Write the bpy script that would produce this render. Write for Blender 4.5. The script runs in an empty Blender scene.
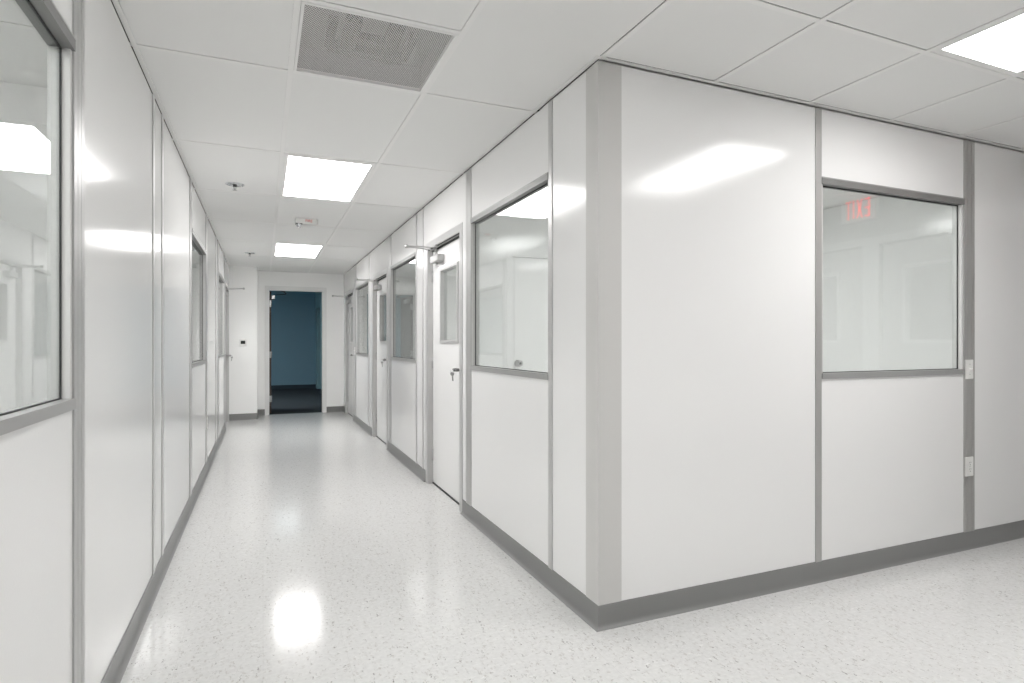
import bpy, bmesh, math, random
from mathutils import Vector, Matrix

random.seed(4)
sc = bpy.context.scene
COL = sc.collection
PI = math.pi

# ------------------------------------------------------------------ sizes (metres)
H = 2.4384                       # suspended ceiling
XL, XR, YF = -0.494, 1.321, 2.174    # left wall face, right wall face, front wall face
XE, YS = 4.60, -0.72             # end of the side corridor, wall behind the viewer
YJ, YE = 10.27, 10.807           # stub wall, end wall
XJ = -0.087
TOP = 2.4285                      # top of the wall panels
BASE = 0.101                     # baseboard height
T = 0.05                         # panel wall thickness
GX0, GY0, GX, GY = 0.113, 1.597, 0.6096, 1.2192   # ceiling grid

# ------------------------------------------------------------------ helpers
def box(bm, x0, x1, y0, y1, z0, z1, bevel=0.0):
    x0, x1 = min(x0, x1), max(x0, x1); y0, y1 = min(y0, y1), max(y0, y1); z0, z1 = min(z0, z1), max(z0, z1)
    t = bmesh.new()
    bmesh.ops.create_cube(t, size=1.0)
    for v in t.verts:
        v.co = Vector(((x0 + x1) / 2 + v.co.x * (x1 - x0), (y0 + y1) / 2 + v.co.y * (y1 - y0), (z0 + z1) / 2 + v.co.z * (z1 - z0)))
    if bevel:
        bmesh.ops.bevel(t, geom=t.edges[:], offset=bevel, segments=2, affect='EDGES', profile=0.6)
    join(bm, t)

def join(bm, t, M=None):
    if M is not None:
        bmesh.ops.transform(t, matrix=M, verts=t.verts[:])
    me = bpy.data.meshes.new('tmp')
    t.to_mesh(me); t.free()
    bm.from_mesh(me)
    bpy.data.meshes.remove(me)

def axis_matrix(a, b):
    a, b = Vector(a), Vector(b)
    d = b - a
    q = Vector((0, 0, 1)).rotation_difference(d.normalized())
    return Matrix.Translation(a) @ q.to_matrix().to_4x4(), d.length

def cyl(bm, a, b, r, r2=None, n=24):
    M, L = axis_matrix(a, b)
    t = bmesh.new()
    bmesh.ops.create_cone(t, cap_ends=True, cap_tris=False, segments=n, radius1=r, radius2=r if r2 is None else r2, depth=L)
    for f in t.faces:
        f.smooth = len(f.verts) == 4
    bmesh.ops.translate(t, vec=(0, 0, L / 2), verts=t.verts[:])
    join(bm, t, M)

def lathe(bm, prof, M=None, n=32, closed=False):
    """prof: (radius, height) pairs turned about local Z."""
    t = bmesh.new()
    rings = []
    for r, z in prof:
        if r < 1e-6:
            rings.append([t.verts.new((0, 0, z))])
        else:
            rings.append([t.verts.new((r * math.cos(2 * PI * k / n), r * math.sin(2 * PI * k / n), z)) for k in range(n)])
    for A, B in zip(rings[:-1], rings[1:]):
        for k in range(n):
            k2 = (k + 1) % n
            if len(A) == 1 and len(B) == 1: continue
            if len(A) == 1: f = t.faces.new((A[0], B[k], B[k2]))
            elif len(B) == 1: f = t.faces.new((A[k], A[k2], B[0]))
            else: f = t.faces.new((A[k], A[k2], B[k2], B[k]))
            f.smooth = True
    bmesh.ops.recalc_face_normals(t, faces=t.faces[:])
    join(bm, t, M)

def torus(bm, R, r, M=None, n=28, m=10):
    t = bmesh.new()
    V = [[t.verts.new(((R + r * math.cos(b)) * math.cos(a), (R + r * math.cos(b)) * math.sin(a), r * math.sin(b)))
          for b in [2 * PI * j / m for j in range(m)]] for a in [2 * PI * i / n for i in range(n)]]
    for i in range(n):
        for j in range(m):
            f = t.faces.new((V[i][j], V[(i + 1) % n][j], V[(i + 1) % n][(j + 1) % m], V[i][(j + 1) % m])); f.smooth = True
    bmesh.ops.recalc_face_normals(t, faces=t.faces[:])
    join(bm, t, M)

def prism(bm, pts, axis, a, b, M=None):
    """extrude the 2-D outline pts; axis 'x' means pts are (y,z), 'y' (x,z), 'z' (x,y)."""
    t = bmesh.new()
    def P(p, s):
        return {'x': (s, p[0], p[1]), 'y': (p[0], s, p[1]), 'z': (p[0], p[1], s)}[axis]
    A = [t.verts.new(P(p, a)) for p in pts]; B = [t.verts.new(P(p, b)) for p in pts]
    n = len(pts)
    t.faces.new(A); t.faces.new(B)
    for i in range(n):
        t.faces.new((A[i], A[(i + 1) % n], B[(i + 1) % n], B[i]))
    bmesh.ops.recalc_face_normals(t, faces=t.faces[:])
    join(bm, t, M)

def bar(bm, a, b, w, h, bevel=0.0):
    """flat bar from a to b, w wide across, h thick."""
    M, L = axis_matrix(a, b)
    a, b = Vector(a), Vector(b)
    d = (b - a).normalized()
    up = Vector((0, 0, 1)) if abs(d.z) < .95 else Vector((0, 1, 0))
    sx = d.cross(up).normalized(); sz = sx.cross(d).normalized()
    R = Matrix((sx, d, sz)).transposed().to_4x4()
    t = bmesh.new()
    bmesh.ops.create_cube(t, size=1.0)
    for v in t.verts:
        v.co = Vector((v.co.x * w, (v.co.y + .5) * L, v.co.z * h))
    if bevel:
        bmesh.ops.bevel(t, geom=t.edges[:], offset=bevel, segments=2, affect='EDGES')
    join(bm, t, Matrix.Translation(a) @ R)

def obj(name, bm, mat, parent=None, world=False):
    if world and parent is not None:
        M = Matrix.Translation(parent.location) @ parent.rotation_euler.to_matrix().to_4x4()
        bmesh.ops.transform(bm, matrix=M.inverted(), verts=bm.verts[:])
    me = bpy.data.meshes.new(name)
    bm.to_mesh(me); bm.free()
    me.materials.append(mat)
    o = bpy.data.objects.new(name, me)
    COL.objects.link(o)
    if parent is not None: o.parent = parent
    return o

def tag(o, label, cat, group=None, kind=None):
    o['label'] = label; o['category'] = cat
    if group: o['group'] = group
    if kind: o['kind'] = kind
    return o

def empty(name, loc, rz, label, cat, group=None, kind=None):
    o = bpy.data.objects.new(name, None)
    COL.objects.link(o)
    o.location = loc; o.rotation_euler = (0, 0, rz); o.empty_display_size = .1
    return tag(o, label, cat, group, kind)

# ------------------------------------------------------------------ materials
def material(name, col=(.8, .8, .8), rough=.5, metal=0.0, spec=.5, coat=0.0, coat_rough=.1, emit=None, strength=0.0):
    m = bpy.data.materials.new(name)
    m.use_nodes = True
    b = m.node_tree.nodes['Principled BSDF']
    b.inputs['Base Color'].default_value = (*col, 1)
    b.inputs['Roughness'].default_value = rough
    b.inputs['Metallic'].default_value = metal
    b.inputs['Specular IOR Level'].default_value = spec
    b.inputs['Coat Weight'].default_value = coat
    b.inputs['Coat Roughness'].default_value = coat_rough
    if emit:
        b.inputs['Emission Color'].default_value = (*emit, 1)
        b.inputs['Emission Strength'].default_value = strength
    return m

def nodes(m):
    return m.node_tree.nodes, m.node_tree.links, m.node_tree.nodes['Principled BSDF']

def add_bump(m, scale, strength, dist=.001, stretch=(1, 1, 1), detail=3.0):
    N, L, b = nodes(m)
    tc = N.new('ShaderNodeTexCoord'); mp = N.new('ShaderNodeMapping'); nz = N.new('ShaderNodeTexNoise'); bp = N.new('ShaderNodeBump')
    mp.inputs['Scale'].default_value = stretch
    nz.inputs['Scale'].default_value = scale; nz.inputs['Detail'].default_value = detail
    bp.inputs['Strength'].default_value = strength; bp.inputs['Distance'].default_value = dist
    L.new(tc.outputs['Object'], mp.inputs['Vector']); L.new(mp.outputs['Vector'], nz.inputs['Vector'])
    L.new(nz.outputs['Fac'], bp.inputs['Height']); L.new(bp.outputs['Normal'], b.inputs['Normal'])
    return nz

PANEL = material('white_wall_panel', (.85, .85, .845), .13, spec=.55)
add_bump(PANEL, 170.0, .16, .0008)
DIMPANEL = material('grey_wall_panel', (.36, .36, .355), .13, spec=.55)  # side corridor end darkened in colour to deepen the light falloff at right
add_bump(DIMPANEL, 150.0, .10, .0007)
DRYWALL = material('painted_drywall', (.92, .92, .91), .45, spec=.35)
add_bump(DRYWALL, 220.0, .12, .001)
ALU = material('satin_aluminium', (.56, .56, .555), .36, metal=.4, spec=.5)
add_bump(ALU, 90.0, .05, .0005, (6, 6, .3))
ALUDARK = material('grooved_aluminium', (.45, .445, .435), .36, metal=.35, spec=.5)  # darker batten metal, used only on the front wall
add_bump(ALUDARK, 90.0, .05, .0005, (6, 6, .3))
ALUMID = material('wide_batten_aluminium', (.47, .47, .465), .36, metal=.35, spec=.5)
add_bump(ALUMID, 90.0, .05, .0005, (6, 6, .3))
WINDARK = material('dark_window_head', (.23, .23, .225), .4, metal=.2, spec=.5)
WINALU = material('window_aluminium', (.37, .37, .365), .38, metal=.25, spec=.5)
POST = material('grey_corner_post', (.60, .595, .58), .5, spec=.4)
add_bump(POST, 300.0, .12, .0008)
FRAME = material('grey_door_frame', (.52, .52, .515), .36, metal=.3, spec=.5)
ENDFRAME = material('pale_door_frame', (.80, .80, .79), .4)
JAMB = material('pale_window_jamb', (.60, .60, .59), .4)
HANDLE = material('dark_nickel', (.36, .36, .36), .3, metal=.9)
LEAF = material('white_door_leaf', (.85, .85, .845), .22, spec=.5)
RUBBER = material('grey_vinyl_base', (.225, .225, .222), .36, spec=.45)
GASKET = material('black_gasket', (.02, .022, .022), .5)
TRACK = material('dark_track', (.012, .012, .012), .8)  # near-black so the recess above the panels reads as shade
TILE = material('ceiling_tile_white', (.83, .83, .82), .75, spec=.2)
add_bump(TILE, 400.0, .25, .001)
TEE = material('ceiling_tee_white', (.85, .845, .835), .4, spec=.4)
VOID = material('plenum_dark', (.015, .015, .015), .9)
CHROME = material('chrome', (.62, .63, .64), .12, metal=1.0)
SATIN = material('satin_nickel', (.42, .42, .42), .28, metal=1.0)
DARKM = material('dark_metal', (.06, .06, .06), .35, metal=.6)
ARMGREY = material('closer_grey', (.46, .46, .455), .35, metal=.5)
PLASTIC = material('white_plastic', (.80, .80, .78), .3)
SLOT = material('black_slot', (.02, .02, .02), .5)
SCREEN = material('black_screen', (.015, .018, .018), .15)
REDTXT = material('red_lettering', (.65, .06, .04), .5)
LAMP = material('lit_panel', (.9, .9, .9), .4, emit=(1.0, .98, .978), strength=14.2)
LAMPSIDE = material('lit_panel_side', (.9, .9, .9), .4, emit=(1.0, .985, .980), strength=15.0)
LAMPNEAR = material('lit_panel_near', (.9, .9, .9), .4, emit=(1.0, .985, .980), strength=8.4)
LAMPROOM = material('lit_panel_room', (.9, .9, .9), .4, emit=(1.0, .995, .985), strength=18.0)
LAMPDIM = material('lit_panel_dim', (.9, .9, .9), .4, emit=(.85, .95, 1.0), strength=2.2)
FILLBLUE = material('lit_panel_blue_room', (.9, .9, .9), .4, emit=(.88, .95, 1.0), strength=46.0)  # added unseen fill that lifts the dim blue walls
EXITRED = material('exit_red', (.8, .05, .04), .4, emit=(1.0, .045, .03), strength=2.8)
WOOD = material('brown_door_edge', (.060, .040, .030), .5)
DOORPAINT = material('grey_brown_door', (.20, .17, .15), .5)
BLUE = material('blue_paint', (.22, .345, .41), .55, spec=.3)
TEAL = material('teal_paint', (.27, .42, .44), .55, spec=.3)
CARPET = material('dark_carpet', (.045, .05, .055), .9, spec=.1)
add_bump(CARPET, 250.0, .5, .004)
BLUEBASE = material('navy_vinyl_base', (.02, .035, .045), .5)
MIRRORLENS = material('clear_lens', (.85, .86, .88), .08, metal=.9)

def glass_material():
    m = bpy.data.materials.new('window_glass')
    m.use_nodes = True
    N, L = m.node_tree.nodes, m.node_tree.links
    N.clear()
    out = N.new('ShaderNodeOutputMaterial'); mix = N.new('ShaderNodeMixShader')
    tr = N.new('ShaderNodeBsdfTransparent'); gl = N.new('ShaderNodeBsdfGlossy')
    tr.inputs['Color'].default_value = (.94, .955, .95, 1)
    gl.inputs['Roughness'].default_value = .0
    ge = N.new('ShaderNodeNewGeometry'); dot = N.new('ShaderNodeVectorMath'); dot.operation = 'DOT_PRODUCT'
    ab = N.new('ShaderNodeMath'); ab.operation = 'ABSOLUTE'
    om = N.new('ShaderNodeMath'); om.operation = 'SUBTRACT'; om.inputs[0].default_value = 1.0
    pw = N.new('ShaderNodeMath'); pw.operation = 'POWER'; pw.inputs[1].default_value = 5.0
    ma = N.new('ShaderNodeMath'); ma.operation = 'MULTIPLY_ADD'; ma.inputs[1].default_value = .93; ma.inputs[2].default_value = .07
    L.new(ge.outputs['Normal'], dot.inputs[0]); L.new(ge.outputs['Incoming'], dot.inputs[1])
    L.new(dot.outputs['Value'], ab.inputs[0]); L.new(ab.outputs[0], om.inputs[1]); L.new(om.outputs[0], pw.inputs[0])
    L.new(pw.outputs[0], ma.inputs[0]); L.new(ma.outputs[0], mix.inputs['Fac'])
    L.new(tr.outputs[0], mix.inputs[1]); L.new(gl.outputs[0], mix.inputs[2]); L.new(mix.outputs[0], out.inputs['Surface'])
    return m
GLASS = glass_material()

def floor_material():
    m = material('speckled_vinyl_floor', (.7, .7, .68), .13, spec=.31)
    N, L, b = nodes(m)
    tc = N.new('ShaderNodeTexCoord')
    def fleck(scale, stretch, rot, dmax, keep, soft):
        mp = N.new('ShaderNodeMapping'); mp.inputs['Rotation'].default_value = (0, 0, rot); mp.inputs['Scale'].default_value = stretch
        nz = N.new('ShaderNodeTexNoise'); nz.inputs['Scale'].default_value = scale * 1.3; nz.inputs['Detail'].default_value = 2
        ad = N.new('ShaderNodeMixRGB'); ad.blend_type = 'LINEAR_LIGHT'; ad.inputs['Fac'].default_value = .012
        vo = N.new('ShaderNodeTexVoronoi'); vo.inputs['Scale'].default_value = scale; vo.voronoi_dimensions = '2D'
        L.new(tc.outputs['Object'], mp.inputs['Vector'])
        L.new(tc.outputs['Object'], nz.inputs['Vector'])
        L.new(mp.outputs['Vector'], ad.inputs['Color1']); L.new(nz.outputs['Color'], ad.inputs['Color2'])
        L.new(ad.outputs['Color'], vo.inputs['Vector'])
        sp = N.new('ShaderNodeSeparateColor'); L.new(vo.outputs['Color'], sp.inputs['Color'])
        inside = N.new('ShaderNodeMapRange'); inside.inputs['From Min'].default_value = dmax; inside.inputs['From Max'].default_value = dmax - soft
        L.new(vo.outputs['Distance'], inside.inputs['Value'])
        pick = N.new('ShaderNodeMath'); pick.operation = 'LESS_THAN'; pick.inputs[1].default_value = keep
        L.new(sp.outputs['Red'], pick.inputs[0])
        a = N.new('ShaderNodeMath'); a.operation = 'MULTIPLY'; L.new(inside.outputs['Result'], a.inputs[0]); L.new(pick.outputs[0], a.inputs[1])
        c = N.new('ShaderNodeMath'); c.operation = 'MULTIPLY'; L.new(a.outputs[0], c.inputs[0]); L.new(sp.outputs['Green'], c.inputs[1])
        return c.outputs[0]
    col = N.new('ShaderNodeTexNoise'); col.inputs['Scale'].default_value = 55; col.inputs['Detail'].default_value = 4
    L.new(tc.outputs['Object'], col.inputs['Vector'])
    ramp = N.new('ShaderNodeValToRGB')
    ramp.color_ramp.elements[0].position = .3; ramp.color_ramp.elements[0].color = (.665, .665, .655, 1)
    ramp.color_ramp.elements[1].position = .7; ramp.color_ramp.elements[1].color = (.745, .745, .735, 1)
    L.new(col.outputs['Fac'], ramp.inputs['Fac'])
    last = ramp.outputs['Color']
    layers = [((78, (1, .40, 1), .35, .25, .17, .14), (.24, .23, .22)),
              ((110, (.45, 1, 1), .9, .26, .20, .14), (.36, .34, .32)),
              ((70, (1, .5, 1), -.5, .32, .32, .18), (.54, .52, .50)),
              ((52, (.5, 1, 1), .2, .26, .18, .14), (.80, .80, .79))]
    for args, c in layers:
        mx = N.new('ShaderNodeMixRGB'); mx.inputs['Color2'].default_value = (*c, 1)
        L.new(fleck(*args), mx.inputs['Fac']); L.new(last, mx.inputs['Color1']); last = mx.outputs['Color']
    # joints of the twelve-inch tiles
    br = N.new('ShaderNodeTexBrick'); br.offset = 0; br.inputs['Scale'].default_value = 1.0
    br.inputs['Brick Width'].default_value = .3048; br.inputs['Row Height'].default_value = .3048
    br.inputs['Mortar Size'].default_value = .0006; br.inputs['Mortar Smooth'].default_value = .1
    br.inputs['Color1'].default_value = br.inputs['Color2'].default_value = (1, 1, 1, 1); br.inputs['Mortar'].default_value = (.86, .855, .85, 1)
    L.new(tc.outputs['Object'], br.inputs['Vector'])
    mu = N.new('ShaderNodeMixRGB'); mu.blend_type = 'MULTIPLY'; mu.inputs['Fac'].default_value = 1
    L.new(last, mu.inputs['Color1']); L.new(br.outputs['Color'], mu.inputs['Color2'])
    L.new(mu.outputs['Color'], b.inputs['Base Color'])
    nz = N.new('ShaderNodeTexNoise'); nz.inputs['Scale'].default_value = 35; nz.inputs['Detail'].default_value = 2
    bp = N.new('ShaderNodeBump'); bp.inputs['Strength'].default_value = .05; bp.inputs['Distance'].default_value = .002
    L.new(tc.outputs['Object'], nz.inputs['Vector']); L.new(nz.outputs['Fac'], bp.inputs['Height']); L.new(bp.outputs['Normal'], b.inputs['Normal'])
    return m
FLOOR = floor_material()

def perforated_material():
    """white sheet steel with a staggered pattern of round through holes."""
    m = bpy.data.materials.new('perforated_steel')
    m.use_nodes = True
    N, L = m.node_tree.nodes, m.node_tree.links
    b = N['Principled BSDF']; out = N['Material Output']
    b.inputs['Base Color'].default_value = (.80, .79, .78, 1); b.inputs['Roughness'].default_value = .5
    tc = N.new('ShaderNodeTexCoord'); sx = N.new('ShaderNodeSeparateXYZ'); L.new(tc.outputs['Object'], sx.inputs[0])
    def M(op, a, c=None):
        n = N.new('ShaderNodeMath'); n.operation = op
        for i, s in enumerate((a, c)):
            if s is None: continue
            if isinstance(s, (int, float)): n.inputs[i].default_value = s
            else: L.new(s, n.inputs[i])
        return n.outputs[0]
    p = .0095
    def grid(ox, oy):
        u = M('SUBTRACT', M('FRACT', M('ADD', M('DIVIDE', sx.outputs['X'], p), 100 + ox)), .5)
        v = M('SUBTRACT', M('FRACT', M('ADD', M('DIVIDE', sx.outputs['Y'], p * 1.732), 100 + oy)), .5)
        v = M('MULTIPLY', v, 1.732)
        return M('SQRT', M('ADD', M('MULTIPLY', u, u), M('MULTIPLY', v, v)))
    d = M('MINIMUM', grid(0, 0), grid(.5, .5))
    hole = M('LESS_THAN', d, .365)
    tr = N.new('ShaderNodeBsdfTransparent'); mix = N.new('ShaderNodeMixShader')
    L.new(hole, mix.inputs['Fac']); L.new(b.outputs[0], mix.inputs[1]); L.new(tr.outputs[0], mix.inputs[2]); L.new(mix.outputs[0], out.inputs['Surface'])
    return m
PERF = perforated_material()

# ------------------------------------------------------------------ wall frames
# A wall frame maps (s, out, z) to the world: s runs along the wall, out points into the corridor.
class Wall:
    def __init__(s, axis, face, out): s.axis, s.face, s.out = axis, face, out
    def p(s, a, o, z):
        return (s.face + s.out * o, a, z) if s.axis == 'y' else (a, s.face + s.out * o, z)
    def box(s, bm, a0, a1, o0, o1, z0, z1, bevel=0.0):
        p, q = s.p(a0, o0, z0), s.p(a1, o1, z1)
        box(bm, p[0], q[0], p[1], q[1], p[2], q[2], bevel)
    def rot(s):        # local X along the wall, local Y out of it
        return {('y', -1): PI / 2, ('y', 1): -PI / 2, ('x', -1): PI, ('x', 1): 0.0}[(s.axis, s.out)]
RIGHT = Wall('y', XR, -1); LEFT = Wall('y', XL, 1); FRONT = Wall('x', YF, -1)
BACK = Wall('x', YS, 1); EAST = Wall('y', XE, -1); ENDW = Wall('x', YE, -1)

WZ0, WZ1 = 1.067, 2.043          # window opening
DTOP = 2.09                      # top of the panel-wall door frames

def panel_wall(name, w, s0, s1, panels, windows, doors, label, mat=None):
    root = empty(name, w.p((s0 + s1) / 2, -T / 2, 0), 0, label, 'wall', kind='structure')
    def add(a0, a1, z0, z1):
        bm = bmesh.new(); w.box(bm, a0, a1, -T, 0, z0, z1)
        obj('wall_panel', bm, mat or PANEL, root, True)
    for a0, a1 in panels: add(a0, a1, 0, TOP)
    for a0, a1 in windows:
        add(a0, a1, 0, WZ0 - .03); add(a0, a1, WZ1 + .035, TOP)
    for a0, a1 in doors: add(a0, a1, DTOP, TOP)
    bm = bmesh.new(); w.box(bm, s0 + .035, s1, -T + .008, -.030, TOP, H)
    obj('top_track', bm, TRACK, root, True)
    return root

TRIM_N = [0]
def batten(w, a0, a1, label, wide=False, mat=None):
    TRIM_N[0] += 1
    bm = bmesh.new()
    w.box(bm, a0, a1, -T - .004, .002, BASE - .002, TOP)
    if wide:
        d = (a1 - a0)
        for k in range(3):
            w.box(bm, a0 + d * k / 3 + (.0012 if k else 0), a0 + d * (k + 1) / 3 - (.0012 if k < 2 else 0), .001, .005, BASE - .002, TOP, .0006)
    else:
        w.box(bm, a0, a1, .001, .005, BASE - .002, TOP, .0008)
    return tag(obj('trim_%d' % TRIM_N[0], bm, mat or (ALUDARK if w is FRONT else ALUMID if wide else ALU)), label, 'batten', kind='structure')

WIN_N = [0]
def window(w, a0, a1, label):
    WIN_N[0] += 1
    root = empty('window_%d' % WIN_N[0], w.p((a0 + a1) / 2, 0, WZ0 - .03), 0, label, 'window', kind='structure')
    bm = bmesh.new()
    w.box(bm, a0, a1, -T - .004, .008, WZ1, WZ1 + .029, .001)
    obj('window_head', bm, WINDARK, root, True)
    bm = bmesh.new()
    w.box(bm, a0, a1, .000, .009, WZ1 + .029, WZ1 + .036, .001)        # bright lip over the head
    w.box(bm, a0, a1, -T - .004, .010, WZ0 - .03, WZ0, .001)           # sill
    obj('window_frame', bm, WINALU, root, True)
    bm = bmesh.new()
    for b0, b1 in ((a0, a0 + .014), (a1 - .014, a1)):
        w.box(bm, b0, b1, -T - .004, -.001, WZ0, WZ1)
    obj('side_jamb', bm, JAMB, root, True)
    bm = bmesh.new()
    g0, g1 = a0 + .014, a1 - .014
    for args in ((g0, g0 + .005, WZ0, WZ1), (g1 - .005, g1, WZ0, WZ1), (g0, g1, WZ0, WZ0 + .004), (g0, g1, WZ1 - .006, WZ1)):
        w.box(bm, args[0], args[1], -.026, -.021, args[2], args[3])
    obj('gasket', bm, GASKET, root, True)
    bm = bmesh.new(); w.box(bm, g0, g1, -.0262, -.0225, WZ0, WZ1)
    obj('glass', bm, GLASS, root, True)
    return root

DOOR_N = [0]
DW = 1.04
def door(w, a0, label, flip=False, keys=None, closer=True, handle=True, leaf_mat=None):
    """hinged panel-wall door; local X runs along the wall from the latch side."""
    DOOR_N[0] += 1
    root = empty('door_%d' % DOOR_N[0], w.p(a0 + DW / 2, 0, 0), w.rot(), label, 'door', kind='structure')
    X = lambda x: (x - DW / 2) * (-1 if flip else 1)
    def bx(bm, x0, x1, y0, y1, z0, z1, bv=0.0): box(bm, X(x0), X(x1), y0, y1, z0, z1, bv)
    bm = bmesh.new()
    for x0, x1 in ((0, .07), (DW - .07, DW)):
        bx(bm, x0, x1, -.095, .004, 0, DTOP, .0015)
    bx(bm, .07, DW - .07, -.095, .004, 2.032, DTOP, .0015)
    obj('door_frame', bm, FRAME, root)
    bm = bmesh.new(); bx(bm, .07, DW - .07, -.060, -.040, 2.017, 2.0315); bx(bm, .07, DW - .07, -.012, -.004, 2.026, 2.0315)  # black strips put the shade of the gaps under the frame head into colour
    obj('door_seal', bm, GASKET, root)
    bm = bmesh.new()
    V = (.235, .725, 1.222, 1.842)
    L0, L1 = .073, DW - .073
    for x0, x1, z0, z1 in ((L0, V[0] + .02, .014, 2.016), (V[1] - .02, L1, .014, 2.016), (V[0] + .02, V[1] - .02, .014, V[2] + .02), (V[0] + .02, V[1] - .02, V[3] - .02, 2.016)):
        bx(bm, x0, x1, -.085, -.045, z0, z1)
    leaf = obj('door_leaf', bm, leaf_mat or LEAF, root)
    bm = bmesh.new()
    for x0, x1, z0, z1 in ((V[0], V[0] + .026, V[2], V[3]), (V[1] - .026, V[1], V[2], V[3]), (V[0] + .026, V[1] - .026, V[2], V[2] + .026), (V[0] + .026, V[1] - .026, V[3] - .026, V[3])):
        bx(bm, x0, x1, -.090, -.034, z0, z1, .002)
    vf = obj('vision_frame', bm, FRAME, root)
    bm = bmesh.new(); bx(bm, V[0] + .026, V[1] - .026, -.067, -.061, V[2] + .026, V[3] - .026)
    obj('vision_glass', bm, GLASS, vf)
    bm = bmesh.new()
    bx(bm, .071, DW - .071, -.088, -.04, .0, .011)  # black filler stands in for the shade in the gap under the leaf
    obj('threshold', bm, GASKET, root)
    # hinges
    for z in (.25, 1.05, 1.80):
        bm = bmesh.new(); cyl(bm, (X(DW - .072), -.040, z - .05), (X(DW - .072), -.040, z + .05), .007, n=12)
        obj('hinge', bm, SATIN, root)
    if handle:
        bm = bmesh.new(); hx, hz = X(.105), 1.026
        lathe(bm, [(.031, 0), (.031, .006), (.026, .011), (.014, .013)], Matrix.Translation((hx, -.045, hz)) @ Matrix.Rotation(-PI / 2, 4, 'X'))
        cyl(bm, (hx, -.045, hz), (hx, .020, hz), .0125)
        lathe(bm, [(.0130, 0), (.0145, .004), (.0145, .022), (.012, .026), (0, .026)], Matrix.Translation((hx, .006, hz)) @ Matrix.Rotation(-PI / 2, 4, 'X'))
        sg = -1 if flip else 1
        bar(bm, (hx, .014, hz), (hx + sg * .088, .012, hz), .016, .020, .004)
        bar(bm, (hx + sg * .083, .014, hz), (hx + sg * .083, -.012, hz), .014, .018, .004)
        obj('door_handle', bm, HANDLE, root)
        bm = bmesh.new()
        cyl(bm, (hx, .0315, hz), (hx, .0335, hz), .009); box(bm, hx - .001, hx + .001, .033, .0345, hz - .006, hz + .006)
        obj('lock_cylinder', bm, DARKM, root)
    if closer:
        cx = DW - .07 - .215                                            # pinion
        bm = bmesh.new()
        bx(bm, cx - .12, cx + .11, -.045, .012, 1.895, 1.955, .008)
        cb = obj('door_closer', bm, PLASTIC if closer == 'white' else ARMGREY, root)
        bm = bmesh.new()
        bx(bm, cx - .135, cx - .118, -.043, .010, 1.898, 1.952, .006)
        bx(bm, cx + .108, cx + .122, -.043, .010, 1.898, 1.952, .006)
        cyl(bm, (X(cx), -.015, 1.952), (X(cx), -.015, 2.002), .011); cyl(bm, (X(cx), -.015, 1.895), (X(cx), -.015, 1.880), .014)
        obj('end_cap', bm, ARMGREY, cb)
        el = (X(cx + .02), .235, 2.016)
        bm = bmesh.new(); bar(bm, (X(cx), -.015, 1.997), el, .022, .007, .002); cyl(bm, (X(cx), -.015, 1.985), (X(cx), -.015, 2.006), .016)
        obj('main_arm', bm, ARMGREY, cb)
        bm = bmesh.new(); bar(bm, (el[0], el[1], 2.024), (X(cx - .02), -.005, 2.016), .018, .007, .002)
        cyl(bm, (el[0], el[1], 2.006), (el[0], el[1], 2.032), .014)
        bx(bm, cx - .07, cx + .035, -.020, .016, 2.021, 2.036, .003)
        cyl(bm, (X(cx - .02), -.002, 2.010), (X(cx - .02), -.002, 2.03), .010)
        obj('forearm', bm, ARMGREY, cb)
    if keys:
        kx = X(.105)
        M = Matrix.Translation(root.location) @ root.rotation_euler.to_matrix().to_4x4()
        k = empty('key_ring', M @ Vector((kx, .034, .964)), w.rot(), keys, 'keys', 'keys left in door locks')
        def key(bm, cx, cy, cz, R):
            t = bmesh.new()
            lathe(t, [(0, -.001), (.011, -.001), (.012, 0), (.011, .001), (0, .001)], Matrix.Translation((0, 0, 0)) @ Matrix.Rotation(PI / 2, 4, 'X'), n=20)
            box(t, -.0035, .0035, -.001, .001, -.042, -.008)
            for i, q in enumerate((.018, .024, .030, .036)):
                box(t, .0030, .0052 - .0008 * (i % 2), -.001, .001, -q - .004, -q)
            join(bm, t, Matrix.Translation((cx, cy, cz)) @ R)
        bm = bmesh.new(); key(bm, 0, .008, .065, Matrix.Rotation(PI / 2, 4, 'X') @ Matrix.Rotation(PI / 2, 4, 'Y'))
        obj('lock_key', bm, SATIN, k)
        bm = bmesh.new(); torus(bm, .011, .0011, Matrix.Translation((0, .014, .053)) @ Matrix.Rotation(PI / 2, 4, 'Y'))
        obj('split_ring', bm, CHROME, k)
        bm = bmesh.new(); key(bm, .001, .013, .033, Matrix.Rotation(1.25, 4, 'Z') @ Matrix.Rotation(.12, 4, 'Y') @ Matrix.Scale(1.25, 4))
        obj('spare_key', bm, SATIN, k)
    return root

COVE = [(0, 0), (.021, 0), (.021, .0015), (.0165, .003), (.0125, .0055), (.0092, .009), (.0068, .0135), (.0055, .019), (.0050, .025), (.0050, BASE - .002), (.0035, BASE), (0, BASE)]
def baseboard(name, w, runs, label, mat=None, mitre=False):
    """cove profile along the runs; mitre: the first run starts at an outer corner."""
    bm = bmesh.new()
    for n, (a0, a1) in enumerate(runs):
        t = bmesh.new()
        A = [t.verts.new(w.p(a0 - (o if mitre and n == 0 else 0), o, z)) for o, z in COVE]
        B = [t.verts.new(w.p(a1, o, z)) for o, z in COVE]
        m = len(COVE)
        t.faces.new(A); t.faces.new(B)
        for i in range(m):
            f = t.faces.new((A[i], A[(i + 1) % m], B[(i + 1) % m], B[i])); f.smooth = False
        bmesh.ops.recalc_face_normals(t, faces=t.faces[:])
        join(bm, t)
    return tag(obj(name, bm, mat or RUBBER), label, 'baseboard', kind='structure')

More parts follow.
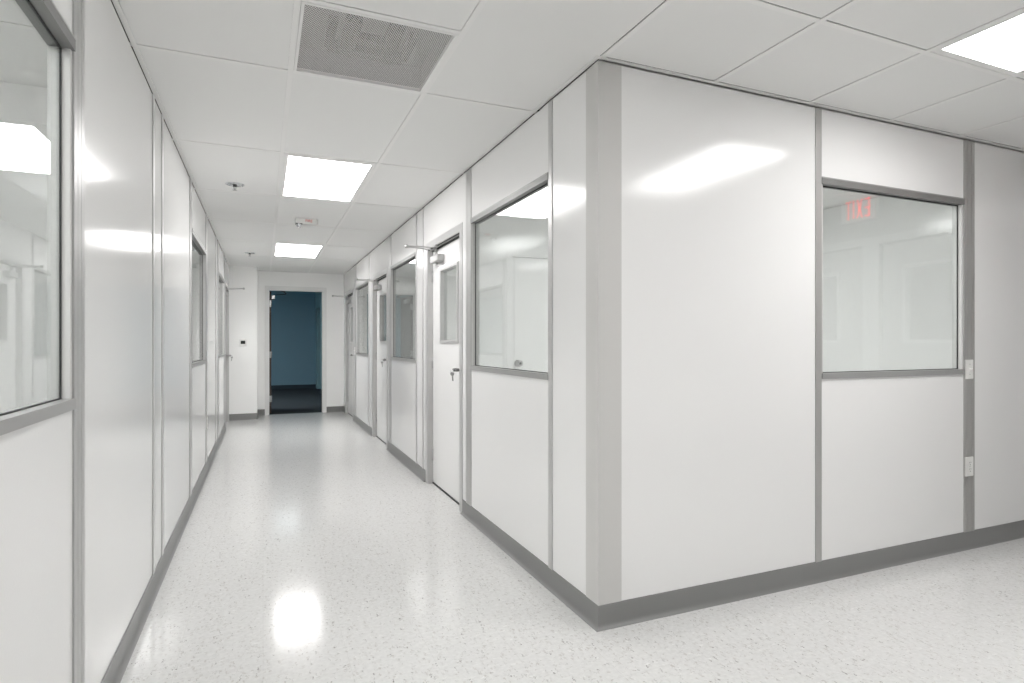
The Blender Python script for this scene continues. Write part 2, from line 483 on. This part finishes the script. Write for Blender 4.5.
# ------------------------------------------------------------------ floor
bm = bmesh.new(); box(bm, -2.6, 4.75, -.9, YE + .06, -.05, 0)
tag(obj('floor', bm, FLOOR), 'glossy pale speckled vinyl floor of the corridor', 'floor', kind='structure')

# ------------------------------------------------------------------ ceiling
lights = [(0, 2), (0, 5), (4, -1), (0, -1)]                       # (column, row) cells with a light panel
cells_lit = set(lights) | {(4, 1), (4, 5), (-3, -1), (-3, 5)}
bm = bmesh.new(); bg = bmesh.new()
X0, X1, Y0, Y1 = -2.6, 4.75, -.9, YE + .06
half = .012
for i in range(-5, 9):
    xa, xb = GX0 + GX * i, GX0 + GX * (i + 1)
    for j in range(-3, 9):
        ya, yb = GY0 + GY * j, GY0 + GY * (j + 1)
        if (i, j) in cells_lit: continue
        cells = [(ya + half, yb - half - .006)]
        if (i, j) == (0, 0): cells = [(ya + half, ya + GY / 2 - half - .006)]
        elif i == 1 and j == 0: cells = [(ya + half, YF - .0205), (YF - .0203, yb - half - .006)]
        elif i >= 2 and j == 0: cells = [(ya + half, YF - .0265), (YF + .03, yb - half)]      # cut along the front wall
        for y0_, y1_ in cells:
            x0_, x1_, y0_, y1_ = max(xa + half + .0004, X0), min(xb - half - .0004, X1), max(y0_, Y0), min(y1_, Y1)
            if i >= 1 and y0_ < YF: x1_ -= .0055
            if i == 0: x1_ -= .0015
            if i == 1 and y0_ > YF - .0204: x1_ = XR - .0212
            if i == -1: x0_ = XL + .0212
            if x1_ - x0_ < .02 or y1_ - y0_ < .02: continue
            box(bm, x0_, x1_, y0_, y1_, H + .0005, H + .016)
        if (i, j) == (0, 0):
            box(bg, xa, xb, (ya + yb) / 2 - half, (ya + yb) / 2 + half, H, H + .004)
ceil = tag(obj('ceiling', bm, TILE), 'suspended white ceiling of long lay-in tiles', 'ceiling', kind='structure')
for i in range(-4, 9):
    x = GX0 + GX * i
    for t0, t1 in ([(Y0, YF - .02)] if i == 2 else [(Y0, YF - .02), (YF + .03, Y1)] if i > 2 else [] if i == -1 else [(Y0, Y1)]):
        if X0 < x < X1: box(bg, x - half, x + half, t0, t1, H - .0005, H + (.016 if t0 > YF else .004))
for j in range(-2, 9):
    y = GY0 + GY * j
    if Y0 < y < Y1: box(bg, X0, X1, y - half, y + half, H, H + .004)
# wall angle round the corridor
for (x0, x1, y0, y1) in ((XL, XL + .020, YS, YJ), (XR - .020, XR, YF - .020, YE), (XR, XE, YF - .020, YF), (XJ, XR, YE - .02, YE), (XL, XJ, YJ - .02, YJ), (XJ, XJ + .02, YJ - .02, YE)):
    box(bg, x0, x1, y0, y1, H - .001, H + .003)
obj('ceiling_grid', bg, TEE, ceil)
bm = bmesh.new(); box(bm, X0, X1, Y0, Y1, H + .30, H + .32)
for args in ((X0, X0 + .01, Y0, Y1), (X1 - .01, X1, Y0, Y1), (X0, X1, Y0, Y0 + .01), (X0, X1, Y1 - .01, Y1)):
    box(bm, *args, H + .004, H + .30)
obj('plenum', bm, VOID, ceil)

def ceiling_light(i, j, mat, label):
    xa, xb, ya, yb = GX0 + GX * i + half, GX0 + GX * (i + 1) - half, GY0 + GY * j + half, GY0 + GY * (j + 1) - half
    cx, cy = (xa + xb) / 2, (ya + yb) / 2
    root = empty('ceiling_light', (cx, cy, H), 0, label, 'light', 'ceiling light panels')
    hx, hy = (xb - xa) / 2 - .001, (yb - ya) / 2 - .001
    bm = bmesh.new(); fl, fr, fn, ff = .028, .026, .045, .030
    for x0, x1, y0, y1 in ((-hx, hx, -hy, -hy + fn), (-hx, hx, hy - ff, hy), (-hx, -hx + fl, -hy + fn, hy - ff), (hx - fr, hx, -hy + fn, hy - ff)):
        box(bm, x0, x1, y0, y1, .0015, .05)
    box(bm, -hx, hx, -hy, hy, .05, .055)
    obj('light_frame', bm, TEE, root)
    bm = bmesh.new(); box(bm, -hx + fl, hx - fr, -hy + fn, hy - ff, .004, .008)
    obj('light_diffuser', bm, mat, root)
ceiling_light(0, 2, LAMP, 'large bright ceiling light panel nearest in the corridor')
ceiling_light(0, 5, LAMP, 'smaller looking bright ceiling light panel near the far doorway')
ceiling_light(4, -1, LAMPSIDE, 'bright ceiling light panel at the upper right over the side corridor')
ceiling_light(0, -1, LAMPNEAR, 'ceiling light panel directly above the viewer')
ceiling_light(4, 1, LAMPROOM, 'ceiling light panel inside the corner room behind the right windows')
ceiling_light(4, 5, LAMPROOM, 'ceiling light panel inside the far right room')
ceiling_light(-3, -1, LAMPROOM, 'ceiling light panel inside the near left room')
ceiling_light(-3, 5, LAMPROOM, 'ceiling light panel inside the far left room')

# air vent: perforated return grille, half a cell
vx0, vx1, vy0, vy1 = GX0 + half, GX0 + GX - half, GY0 + GY / 2 + half, GY0 + GY - half
v = empty('air_vent', ((vx0 + vx1) / 2, (vy0 + vy1) / 2, H), 0, 'square grey perforated air vent in the ceiling', 'vent')
hx, hy = (vx1 - vx0) / 2 - .001, (vy1 - vy0) / 2 - .001
bm = bmesh.new(); f = .012
for x0, x1, y0, y1 in ((-hx, hx, -hy, -hy + f), (-hx, hx, hy - f, hy), (-hx, -hx + f, -hy + f, hy - f), (hx - f, hx, -hy + f, hy - f)):
    box(bm, x0, x1, y0, y1, -.002, .014, .001)
obj('vent_frame', bm, TEE, v)
bm = bmesh.new()
vs = [bm.verts.new(c) for c in ((-hx + f, -hy + f, .004), (hx - f, -hy + f, .004), (hx - f, hy - f, .004), (-hx + f, hy - f, .004))]
bm.faces.new(vs)
obj('perforated_face', bm, PERF, v)
GALV = material('galvanised_plenum', (.22, .22, .22), .7)
bm = bmesh.new()
for x0, x1, y0, y1 in ((-hx, hx, -hy, -hy + .004), (-hx, hx, hy - .004, hy), (-hx, -hx + .004, -hy, hy), (hx - .004, hx, -hy, hy)):
    box(bm, x0, x1, y0, y1, .014, .12)
box(bm, -hx, hx, -hy, hy, .12, .124)
obj('plenum_box', bm, GALV, v)
bm = bmesh.new()
for x in (-.085, .085):
    box(bm, x - .03, x + .03, -.14, .16, .045, .075); box(bm, x * 1.9 - .018, x * 1.9 + .018, -.10, .12, .05, .075)
box(bm, -.10, .10, -.02, .04, .045, .075)
box(bm, -.16, .16, .10, .16, .05, .08)
obj('damper', bm, VOID, v)

# sprinklers
def sprinkler(x, y, label):
    r = empty('sprinkler', (x, y, H), 0, label, 'sprinkler', 'ceiling sprinkler heads')
    bm = bmesh.new()
    lathe(bm, [(.030, .0), (.034, -.010), (.050, -.010), (.066, -.004), (.068, 0.0)])
    obj('escutcheon', bm, CHROME, r)
    bm = bmesh.new(); lathe(bm, [(0, -.002), (.029, -.002), (.029, .0), (0, .0)])
    cyl(bm, (0, 0, 0), (0, 0, -.020), .016, .012)
    obj('sprinkler_body', bm, DARKM, r)
    bm = bmesh.new()
    for s in (-1, 1):
        bar(bm, (s * .011, 0, -.016), (s * .010, 0, -.030), .004, .004); bar(bm, (s * .010, 0, -.029), (0, 0, -.044), .004, .004)
    cyl(bm, (0, 0, -.020), (0, 0, -.040), .003, n=10)
    obj('yoke', bm, SATIN, r)
    bm = bmesh.new(); cyl(bm, (0, 0, -.044), (0, 0, -.046), .014)
    for k in range(8):
        a = k * PI / 4; bar(bm, (.010 * math.cos(a), .010 * math.sin(a), -.045), (.018 * math.cos(a), .018 * math.sin(a), -.0455), .005, .0015)
    obj('deflector', bm, SATIN, r)
sprinkler(-.199, 4.98, 'chrome ceiling sprinkler head nearest, beside the large light panel')
sprinkler(-.167, 8.70, 'small chrome ceiling sprinkler head far off, near the end wall')

def text_mesh(body, size, depth, name, mat, parent, M):
    cu = bpy.data.curves.new(name, 'FONT'); cu.body = body; cu.size = size; cu.extrude = depth; cu.align_x = 'CENTER'; cu.align_y = 'CENTER'
    o = bpy.data.objects.new(name + '_tmp', cu); COL.objects.link(o)
    bpy.context.view_layer.update()
    me = bpy.data.meshes.new_from_object(o.evaluated_get(bpy.context.evaluated_depsgraph_get()))
    bpy.data.objects.remove(o); bpy.data.curves.remove(cu)
    bm = bmesh.new(); bm.from_mesh(me); bpy.data.meshes.remove(me)
    bmesh.ops.transform(bm, matrix=M, verts=bm.verts[:])
    return obj(name, bm, mat, parent)

# fire alarm strobe on the ceiling
s = empty('fire_alarm_strobe', (.395, 6.13, H), 0, 'white ceiling fire alarm strobe with red lettering and clear lens', 'alarm')
bm = bmesh.new()
pts = [(-.105, -.055), (.055, -.055)] + [(.055 + .055 * math.cos(a), .055 * math.sin(a)) for a in [(-90 + 15 * k) * PI / 180 for k in range(1, 12)]] + [(.055, .055), (-.105, .055)]
prism(bm, pts, 'z', -.045, 0.0); prism(bm, [(x * .94, y * .9) for x, y in pts], 'z', -.050, -.044)
obj('strobe_body', bm, PLASTIC, s)
bm = bmesh.new()
lathe(bm, [(.026, 0), (.026, -.014), (.020, -.030), (.008, -.037), (0, -.038)], Matrix.Translation((-.072, -.012, -.048)), n=8)
obj('strobe_lens', bm, MIRRORLENS, s)
bm = bmesh.new(); box(bm, -.103, -.041, -.050, .030, -.053, -.049, .001)
obj('lens_base', bm, DARKM, s)
text_mesh('FIRE', .036, .0008, 'strobe_lettering', REDTXT, s, Matrix.Translation((.018, -.0555, -.024)) @ Matrix.Rotation(PI / 2, 4, 'X'))

# ------------------------------------------------------------------ right wall
RD = [4.03, 6.79, 9.57]
RW = [(2.646, 3.84), (5.436, 6.595), (8.13, 9.30)]
panel_wall('wall_right', RIGHT, YF + .05, YE, [(2.275, 2.606), (3.95, 4.03), (5.07, 5.15), (5.19, 5.396), (6.71, 6.79), (7.83, 8.07), (9.42, 9.57), (10.61, YE)],
           RW, [(d, d + DW) for d in RD], 'right corridor wall of glossy white panels with doors and windows')
batten(RIGHT, 2.606, 2.646, 'narrow grey batten between the corner panel and the nearest right window')
batten(RIGHT, 3.84, 3.95, 'wide grey batten between the nearest right window and nearest right door', True)
batten(RIGHT, 5.15, 5.19, 'narrow grey batten just beyond the nearest right door')
batten(RIGHT, 5.396, 5.436, 'narrow grey batten at the near side of the middle right window')
batten(RIGHT, 6.595, 6.71, 'wide grey batten between the middle right window and middle right door', True)
batten(RIGHT, 8.07, 8.13, 'narrow grey batten between the middle right door and farthest right window')
batten(RIGHT, 9.30, 9.42, 'wide grey batten beyond the farthest right window', True)
window(RIGHT, *RW[0], 'nearest window in the right wall with bright light reflection')
window(RIGHT, *RW[1], 'middle window in the right wall between two doors')
window(RIGHT, *RW[2], 'farthest narrow looking window in the right wall')
door(RIGHT, RD[0], 'nearest white door in the right wall with vision window', keys='two keys hanging from the nearest right door lever', closer=True)
door(RIGHT, RD[1], 'middle white door in the right wall', keys='small keys hanging from the middle right door lever')
door(RIGHT, RD[2], 'farthest white door in the right wall beside the end wall')
baseboard('baseboard_right', RIGHT, [(YF, 4.03), (5.07, 6.79), (7.83, 9.57), (10.61, YE)], 'grey cove base along the right wall', mitre=True)

# corner post
TRIM_N[0] += 1
bm = bmesh.new()
prism(bm, [(XR - .003, YF - .003), (1.435, YF - .003), (1.435, YF + T), (XR + T, YF + T), (XR + T, 2.275), (XR - .003, 2.275)], 'z', BASE - .002, TOP)
tag(obj('trim_%d' % TRIM_N[0], bm, POST), 'tall grey corner post where the two white walls meet', 'corner post', kind='structure')

# ------------------------------------------------------------------ front wall (right half of the picture)
FWIN = (2.648, 3.828)
panel_wall('wall_front', FRONT, 1.36, XE + .02, [(1.435, 2.606), (3.928, XE + .02)], [FWIN], [], 'wide glossy white panel wall right of the corner post')
batten(FRONT, 2.606, 2.648, 'narrow grey batten between the wide blank panel and the exit reflection window')
batten(FRONT, 3.828, 3.928, 'wide grooved grey batten carrying the switch and outlet', True)
window(FRONT, *FWIN, 'window right of the corner post mirroring a red exit sign')
baseboard('baseboard_front', FRONT, [(XR, XE)], 'grey cove base below the wide wall right of the corner', mitre=True)

def wall_plate(name, w, a, z, label, cat, parts):
    r = empty(name, w.p(a, .005, z), w.rot(), label, cat)
    bm = bmesh.new(); box(bm, -.035, .035, 0, .0065, -.0575, .0575, .0028); obj('cover_plate', bm, PLASTIC, r)
    if parts == 'switch':
        bm = bmesh.new(); box(bm, -.0085, .0085, .006, .0085, -.016, .016, .001); obj('switch_surround', bm, PLASTIC, r)
        bm = bmesh.new(); bar(bm, (0, .006, -.001), (0, .021, .007), .009, .010, .002); obj('toggle', bm, PLASTIC, r)
        for zz in (-.030, .030):
            bm = bmesh.new(); cyl(bm, (0, .006, zz), (0, .0073, zz), .003, n=12); obj('screw', bm, SATIN, r)
    else:
        for zz in (-.0195, .0195):
            bm = bmesh.new(); cyl(bm, (0, .006, zz), (0, .0085, zz), .0165, n=28); f_ = obj('socket_face', bm, PLASTIC, r)
            bm = bmesh.new()
            for xx, hh in ((-.0062, .0045), (.0062, .0038)): box(bm, xx - .0011, xx + .0011, .0078, .0088, zz + .001, zz + .001 + 2 * hh)
            cyl(bm, (0, .0078, zz - .008), (0, .0088, zz - .008), .0026, n=12)
            obj('socket_slot', bm, SLOT, f_)
        bm = bmesh.new(); cyl(bm, (0, .006, 0), (0, .0075, 0), .003, n=12); obj('screw', bm, SATIN, r)
wall_plate('light_switch', FRONT, 3.870, 1.066, 'white light switch on the grooved batten beside the exit reflection window', 'switch', 'switch')
wall_plate('power_outlet', FRONT, 3.870, .488, 'white power outlet low on the grooved batten right of the window', 'outlet', 'outlet')

# ------------------------------------------------------------------ left wall
LW = [(.83, 2.006), (4.97, 6.18), (7.87, 8.985)]
panel_wall('wall_left', LEFT, YS, YJ, [(YS, .72), (2.110, 3.300), (3.345, 3.575), (3.625, 4.86), (6.29, 7.43), (7.50, 7.78), (9.06, 9.20), (10.24, YJ)],
           LW, [(9.20, 9.20 + DW)], 'left corridor wall of glossy white panels with windows')
batten(LEFT, .72, .83, 'wide grey batten behind the nearest left window', True)
batten(LEFT, 2.006, 2.110, 'wide grey batten nearest in the left wall beside the large window', True)
batten(LEFT, 3.300, 3.345, 'nearer of two close narrow battens in the left wall')
batten(LEFT, 3.575, 3.625, 'farther of two close narrow battens in the left wall')
batten(LEFT, 4.86, 4.97, 'wide grey batten at the near side of the middle left window', True)
batten(LEFT, 6.18, 6.29, 'wide grey batten carrying the outlet beyond the middle left window', True)
batten(LEFT, 7.43, 7.50, 'narrow grey batten in the left wall between its two far windows')
batten(LEFT, 7.78, 7.87, 'wide grey batten at the near side of the farthest left window', True)
batten(LEFT, 8.985, 9.06, 'wide grey batten between the farthest left window and the left door', True)
window(LEFT, *LW[0], 'large nearest window at the left edge mirroring a ceiling light')
window(LEFT, *LW[1], 'middle narrow looking window in the left wall')
window(LEFT, *LW[2], 'farthest slim looking window in the left wall')
door(LEFT, 9.20, 'white door with grey frame at the far end of the left wall', keys='small keys hanging from the far left door lever')
baseboard('baseboard_left', LEFT, [(YS, 9.20)], 'grey cove base along the left wall')
wall_plate('power_outlet', LEFT, 6.235, .470, 'white power outlet low on a left wall batten', 'outlet', 'outlet')
wall_plate('light_switch', RIGHT, 9.36, 1.10, 'small white light switch far down the right wall beyond the last window', 'switch', 'switch')

# ------------------------------------------------------------------ end of the corridor
bm = bmesh.new(); box(bm, XL - .3, XJ, YJ, YE, 0, H - .001)
tag(obj('wall_stub', bm, DRYWALL), 'short white stub wall with thermostat at the corridor end', 'wall', kind='structure')
bm = bmesh.new()
DX0, DX1, DZ = .085, .969, 2.132
EY = YE + .13
box(bm, XL - .3, DX0 - .03, YE, EY, 0, 2.9); box(bm, DX1 + .03, XR + .06, YE, EY, 0, 2.9); box(bm, DX0 - .03, DX1 + .03, YE, EY, DZ + .03, 2.9)
tag(obj('wall_end', bm, DRYWALL), 'white end wall around the dark doorway', 'wall', kind='structure')
baseboard('baseboard_stub', Wall('x', YJ, -1), [(XL, XJ + .005)], 'dark cove base at the foot of the stub wall')
bm = bmesh.new()
prism(bm, [(XJ + o, z) for o, z in COVE], 'y', YJ, YE)
tag(obj('baseboard_return', bm, RUBBER), 'cove base on the return side of the stub wall', 'baseboard', kind='structure')
baseboard('baseboard_end', ENDW, [(XJ, .027), (1.028, XR)], 'dark cove base either side of the far doorway')

DOOR_N[0] += 1
d = empty('door_%d' % DOOR_N[0], ((DX0 + DX1) / 2, YE, 0), 0, 'open doorway at the corridor end leading to a dark blue room', 'door', kind='structure')
bm = bmesh.new()
box(bm, .027, DX0, YE - .014, YE + .02, 0, DZ + .062, .002); box(bm, DX1, 1.028, YE - .014, YE + .02, 0, DZ + .062, .002); box(bm, DX0, DX1, YE - .014, YE + .02, DZ, DZ + .062, .002)
box(bm, DX0 - .028, DX0, YE + .018, EY + .01, 0, DZ + .03); box(bm, DX1, DX1 + .028, YE + .018, EY + .01, 0, DZ + .03); box(bm, DX0, DX1, YE + .018, EY + .01, DZ, DZ + .03)
box(bm, DX0, DX0 + .014, YE + .03, YE + .07, 0, DZ); box(bm, DX1 - .014, DX1, YE + .03, YE + .07, 0, DZ); box(bm, DX0, DX1, YE + .03, YE + .07, DZ - .014, DZ)
obj('door_frame', bm, ENDFRAME, d, True)
bm = bmesh.new(); box(bm, DX0 + .004, DX0 + .046, EY + .004, EY + .88, .012, DZ - .02, .002)
lf = obj('door_leaf', bm, WOOD, d, True)
for z in (.26, 1.02, 1.90):
    bm = bmesh.new(); box(bm, DX0 + .006, DX0 + .045, EY + .0, EY + .005, z - .055, z + .055); cyl(bm, (DX0 + .050, EY - .001, z - .055), (DX0 + .050, EY - .001, z + .055), .007, n=12)
    obj('hinge', bm, SATIN, d, True)
bm = bmesh.new(); box(bm, DX0 + .046, DX0 + .105, EY + .10, EY + .36, 1.985, 2.05, .006)
cb = obj('door_closer', bm, SATIN, d, True)
bm = bmesh.new(); bar(bm, (DX0 + .08, EY + .2, 2.06), (DX0 + .285, EY + .09, 2.075), .022, .012); bar(bm, (DX0 + .285, EY + .09, 2.085), (DX0 + .235, EY - .02, 2.118), .022, .010)
box(bm, DX0 + .20, DX0 + .27, EY - .05, EY, 2.112, DZ)
obj('closer_arm', bm, DARKM, d, True)

# thermostat
t = empty('thermostat', (-.293, YJ, 1.225), PI, 'square white thermostat with black screen on the stub wall', 'thermostat')
bm = bmesh.new(); box(bm, -.052, .052, 0, .022, -.055, .055, .006); obj('thermostat_case', bm, PLASTIC, t)
bm = bmesh.new(); box(bm, -.033, .033, .0215, .0235, -.018, .034, .0005); obj('display', bm, SCREEN, t)
bm = bmesh.new()
for xx in (-.02, 0, .02): box(bm, xx - .006, xx + .006, .0215, .024, -.038, -.030, .001)
obj('button', bm, PLASTIC, t)

# ------------------------------------------------------------------ dark blue room beyond
BX, BY, BH = 1.30, 16.8, 2.75
bm = bmesh.new(); box(bm, -2.8, 3.2, YE + .06, BY + .1, -.055, -.002)
tag(obj('floor_blue_room', bm, CARPET), 'dark carpet floor beyond the far doorway', 'floor', kind='structure')
bm = bmesh.new(); box(bm, -2.8, 3.2, BY, BY + .1, 0, BH)
tag(obj('wall_blue_far', bm, BLUE), 'dim blue far wall seen through the doorway', 'wall', kind='structure')
bm = bmesh.new()
box(bm, BX, BX + .1, EY, 15.30, 0, BH); box(bm, BX, BX + .1, 15.30, BY, 2.13, BH); box(bm, BX + .02, BX + .1, 16.45, BY, 0, 2.13)
tag(obj('wall_blue_right', bm, TEAL), 'teal wall at the right side of the blue room', 'wall', kind='structure')
bm = bmesh.new(); box(bm, BX + 1.2, BX + 1.3, 15.0, BY, 0, BH); box(bm, BX + .1, BX + 1.3, 15.2, 15.3, 0, BH)
tag(obj('wall_blue_alcove', bm, BLUE), 'dark alcove wall behind the opening of the blue room', 'wall', kind='structure')
bm = bmesh.new(); box(bm, -2.8, -2.7, EY, BY, 0, BH); box(bm, -2.8, XL - .29, EY - .1, EY, 0, BH)
tag(obj('wall_blue_left', bm, BLUE), 'hidden left wall of the blue room', 'wall', kind='structure')
bm = bmesh.new(); box(bm, -2.8, 3.2, EY - .1, BY + .1, BH, BH + .05)
tag(obj('ceiling_blue_room', bm, TILE), 'ceiling of the blue room', 'ceiling', kind='structure')
baseboard('baseboard_blue_far', Wall('x', BY, -1), [(-2.7, BX + .02)], 'navy base under the blue far wall', BLUEBASE)
baseboard('baseboard_blue_right', Wall('y', BX, -1), [(EY, 15.30)], 'navy base under the teal wall', BLUEBASE)
def blue_light(x, y, mat, label):
    r = empty('ceiling_light', (x, y, BH), 0, label, 'light', 'ceiling light panels')
    bm = bmesh.new()
    for x0, x1, y0, y1 in ((-.30, .30, -.6, -.585), (-.30, .30, .585, .6), (-.30, -.285, -.585, .585), (.285, .30, -.585, .585)): box(bm, x0, x1, y0, y1, -.03, 0)
    obj('light_frame', bm, TEE, r)
    bm = bmesh.new(); box(bm, -.285, .285, -.585, .585, -.02, -.012); obj('light_diffuser', bm, mat, r)
blue_light(.45, 13.8, LAMPDIM, 'dim ceiling light panel inside the blue room mirrored in the floor')
blue_light(-1.5, 12.5, FILLBLUE, 'ceiling light panel in the left half of the blue room')

# ------------------------------------------------------------------ side corridor end, wall behind the viewer
panel_wall('wall_east', EAST, YS, YF, [(YS, .05), (1.09 + DW, YF)], [], [(.05, 1.09), (1.09, 1.09 + DW)], 'panel wall with double doors at the end of the side corridor', DIMPANEL)
door(EAST, .05, 'right hand door at the end of the side corridor', closer=False, handle=False, leaf_mat=DIMPANEL)
door(EAST, 1.09, 'left hand door at the end of the side corridor under the exit sign', closer=False, leaf_mat=DIMPANEL)
panel_wall('wall_back', BACK, XL, XE, [(XL, .70), (.74, 1.92), (1.96, 3.14), (3.18, XE)], [], [], 'panel wall behind the viewer')
for a, n in ((.70, 'first'), (1.92, 'second'), (3.14, 'third')):
    batten(BACK, a, a + .04, n + ' narrow grey batten from the left in the wall behind the viewer')
baseboard('baseboard_back', BACK, [(XL, XE)], 'grey cove base of the wall behind the viewer')
e = empty('exit_sign', (XE - .10, 1.065, 2.22), PI / 2, 'red lit exit sign above the side corridor doors, seen mirrored in glass', 'sign')
bm = bmesh.new(); box(bm, -.15, .15, -.022, .022, -.0, .195, .004); box(bm, -.10, .10, -.03, .03, .195, H - 2.22)
obj('sign_housing', bm, PLASTIC, e)
# local X runs towards +y, local Y towards the viewer; the word reads from +X (left for its reader) to -X
bm = bmesh.new()
st, z0, z1 = .017, .022, .174
def stroke(x0, x1, a0, a1): box(bm, x0, x1, .020, .0245, a0, a1)
w_, wx, gap, lx = .045, .060, .015, .106
stroke(lx, lx - st, z0, z1)                                            # E
for a in (z0, (z0 + z1) / 2 - st / 2, z1 - st): stroke(lx, lx - w_, a, a + st)
lx -= w_ + gap
dx = .0095
for (p, q) in (((lx - dx, z0), (lx - wx + dx, z1)), ((lx - dx, z1), (lx - wx + dx, z0))):   # X
    prism(bm, [(p[0] - dx, p[1]), (p[0] + dx, p[1]), (q[0] + dx, q[1]), (q[0] - dx, q[1])], 'y', .020, .0245)
lx -= wx + gap
stroke(lx, lx - st, z0, z1)                                            # I
lx -= st + gap
stroke(lx, lx - w_, z1 - st, z1); stroke(lx - w_ / 2 + st / 2, lx - w_ / 2 - st / 2, z0, z1 - st)   # T
obj('sign_lettering', bm, EXITRED, e)

# ------------------------------------------------------------------ rooms behind the panel walls
def slab(name, x0, x1, y0, y1, label, mat=PANEL):
    bm = bmesh.new(); box(bm, x0, x1, y0, y1, 0, H - .002)
    tag(obj(name, bm, mat), label, 'wall', kind='structure')
PX0, PX1, PT = 2.165, 3.08, 2.04
bm = bmesh.new()
box(bm, XR + T + .006, PX0 - .05, 5.13, 5.18, 0, H - .002); box(bm, PX1 + .05, 4.70, 5.13, 5.18, 0, H - .002); box(bm, PX0 - .05, PX1 + .05, 5.13, 5.18, PT + .05, H - .002)
tag(obj('wall_room_partition', bm, PANEL), 'white partition between the two right hand rooms', 'wall', kind='structure')
DOOR_N[0] += 1
d = empty('door_%d' % DOOR_N[0], ((PX0 + PX1) / 2, 5.13, 0), PI, 'white inner door with round knob seen through the nearest right window', 'door', kind='structure')
bm = bmesh.new()
box(bm, PX0 - .05, PX0, 5.125, 5.185, 0, PT + .05); box(bm, PX1, PX1 + .05, 5.125, 5.185, 0, PT + .05); box(bm, PX0, PX1, 5.125, 5.185, PT, PT + .05)
obj('door_frame', bm, PANEL, d, True)
bm = bmesh.new(); box(bm, PX0 + .003, PX1 - .003, 5.134, 5.174, .01, PT - .004)
obj('door_leaf', bm, LEAF, d, True)
bm = bmesh.new()
lathe(bm, [(0, 0), (.034, 0), (.034, .006), (.014, .012), (.013, .030), (.024, .036), (.030, .048), (.029, .060), (.018, .066), (.016, .0645), (0, .0645)], Matrix.Translation((PX0 + .065, 5.134, 1.03)) @ Matrix.Rotation(PI / 2, 4, 'X'))
obj('door_knob', bm, SATIN, d, True)
bm = bmesh.new(); cyl(bm, (PX0 + .065, 5.071, 1.03), (PX0 + .065, 5.0675, 1.03), .011, n=20)
obj('knob_lock', bm, DARKM, d, True)
slab('wall_room_east', 4.70, 4.75, YF + .06, YE, 'far white wall of the right hand rooms')
slab('wall_room_end', XR + .06, 4.70, YE, YE + .05, 'end wall of the far right room')
slab('wall_room_left', -2.6, -2.55, YS, YJ, 'far white wall of the left hand rooms')
slab('wall_room_divider', -2.55, XL - T - .006, 3.44, 3.49, 'white partition between the two left hand rooms')
slab('wall_room_near', -2.55, XL - .06, YS - .05, YS, 'near wall of the left hand room')
slab('wall_room_stop', -2.55, XL - .3, YJ, YJ + .05, 'end wall of the far left room')

# ------------------------------------------------------------------ camera
F_PX, TH, V0, CAMZ = 588.6356, .4001, 342.95, 1.2229
cam = bpy.data.cameras.new('camera')
cam.sensor_width = 36.0; cam.lens = F_PX / 1024 * 36
cam.shift_y = (V0 - 341.5) / 1024
cam.clip_start = .02
co = bpy.data.objects.new('camera', cam); COL.objects.link(co)
co.location = (0, 0, CAMZ); co.rotation_euler = (PI / 2, 0, -TH)
sc.camera = co

# ------------------------------------------------------------------ world and render look
w = bpy.data.worlds.new('world'); sc.world = w; w.use_nodes = True
w.node_tree.nodes['Background'].inputs['Color'].default_value = (0, 0, 0, 1)
sc.view_settings.view_transform = 'Standard'; sc.view_settings.look = 'None'
sc.view_settings.exposure = 0.0; sc.view_settings.gamma = 1.0; sc.view_settings.use_curve_mapping = False
c = sc.cycles
c.max_bounces = 14; c.diffuse_bounces = 8; c.glossy_bounces = 6; c.transmission_bounces = 6; c.transparent_max_bounces = 24
c.use_denoising = True; c.sample_clamp_indirect = 8.0; c.caustics_reflective = True; c.blur_glossy = .3
c.use_adaptive_sampling = False
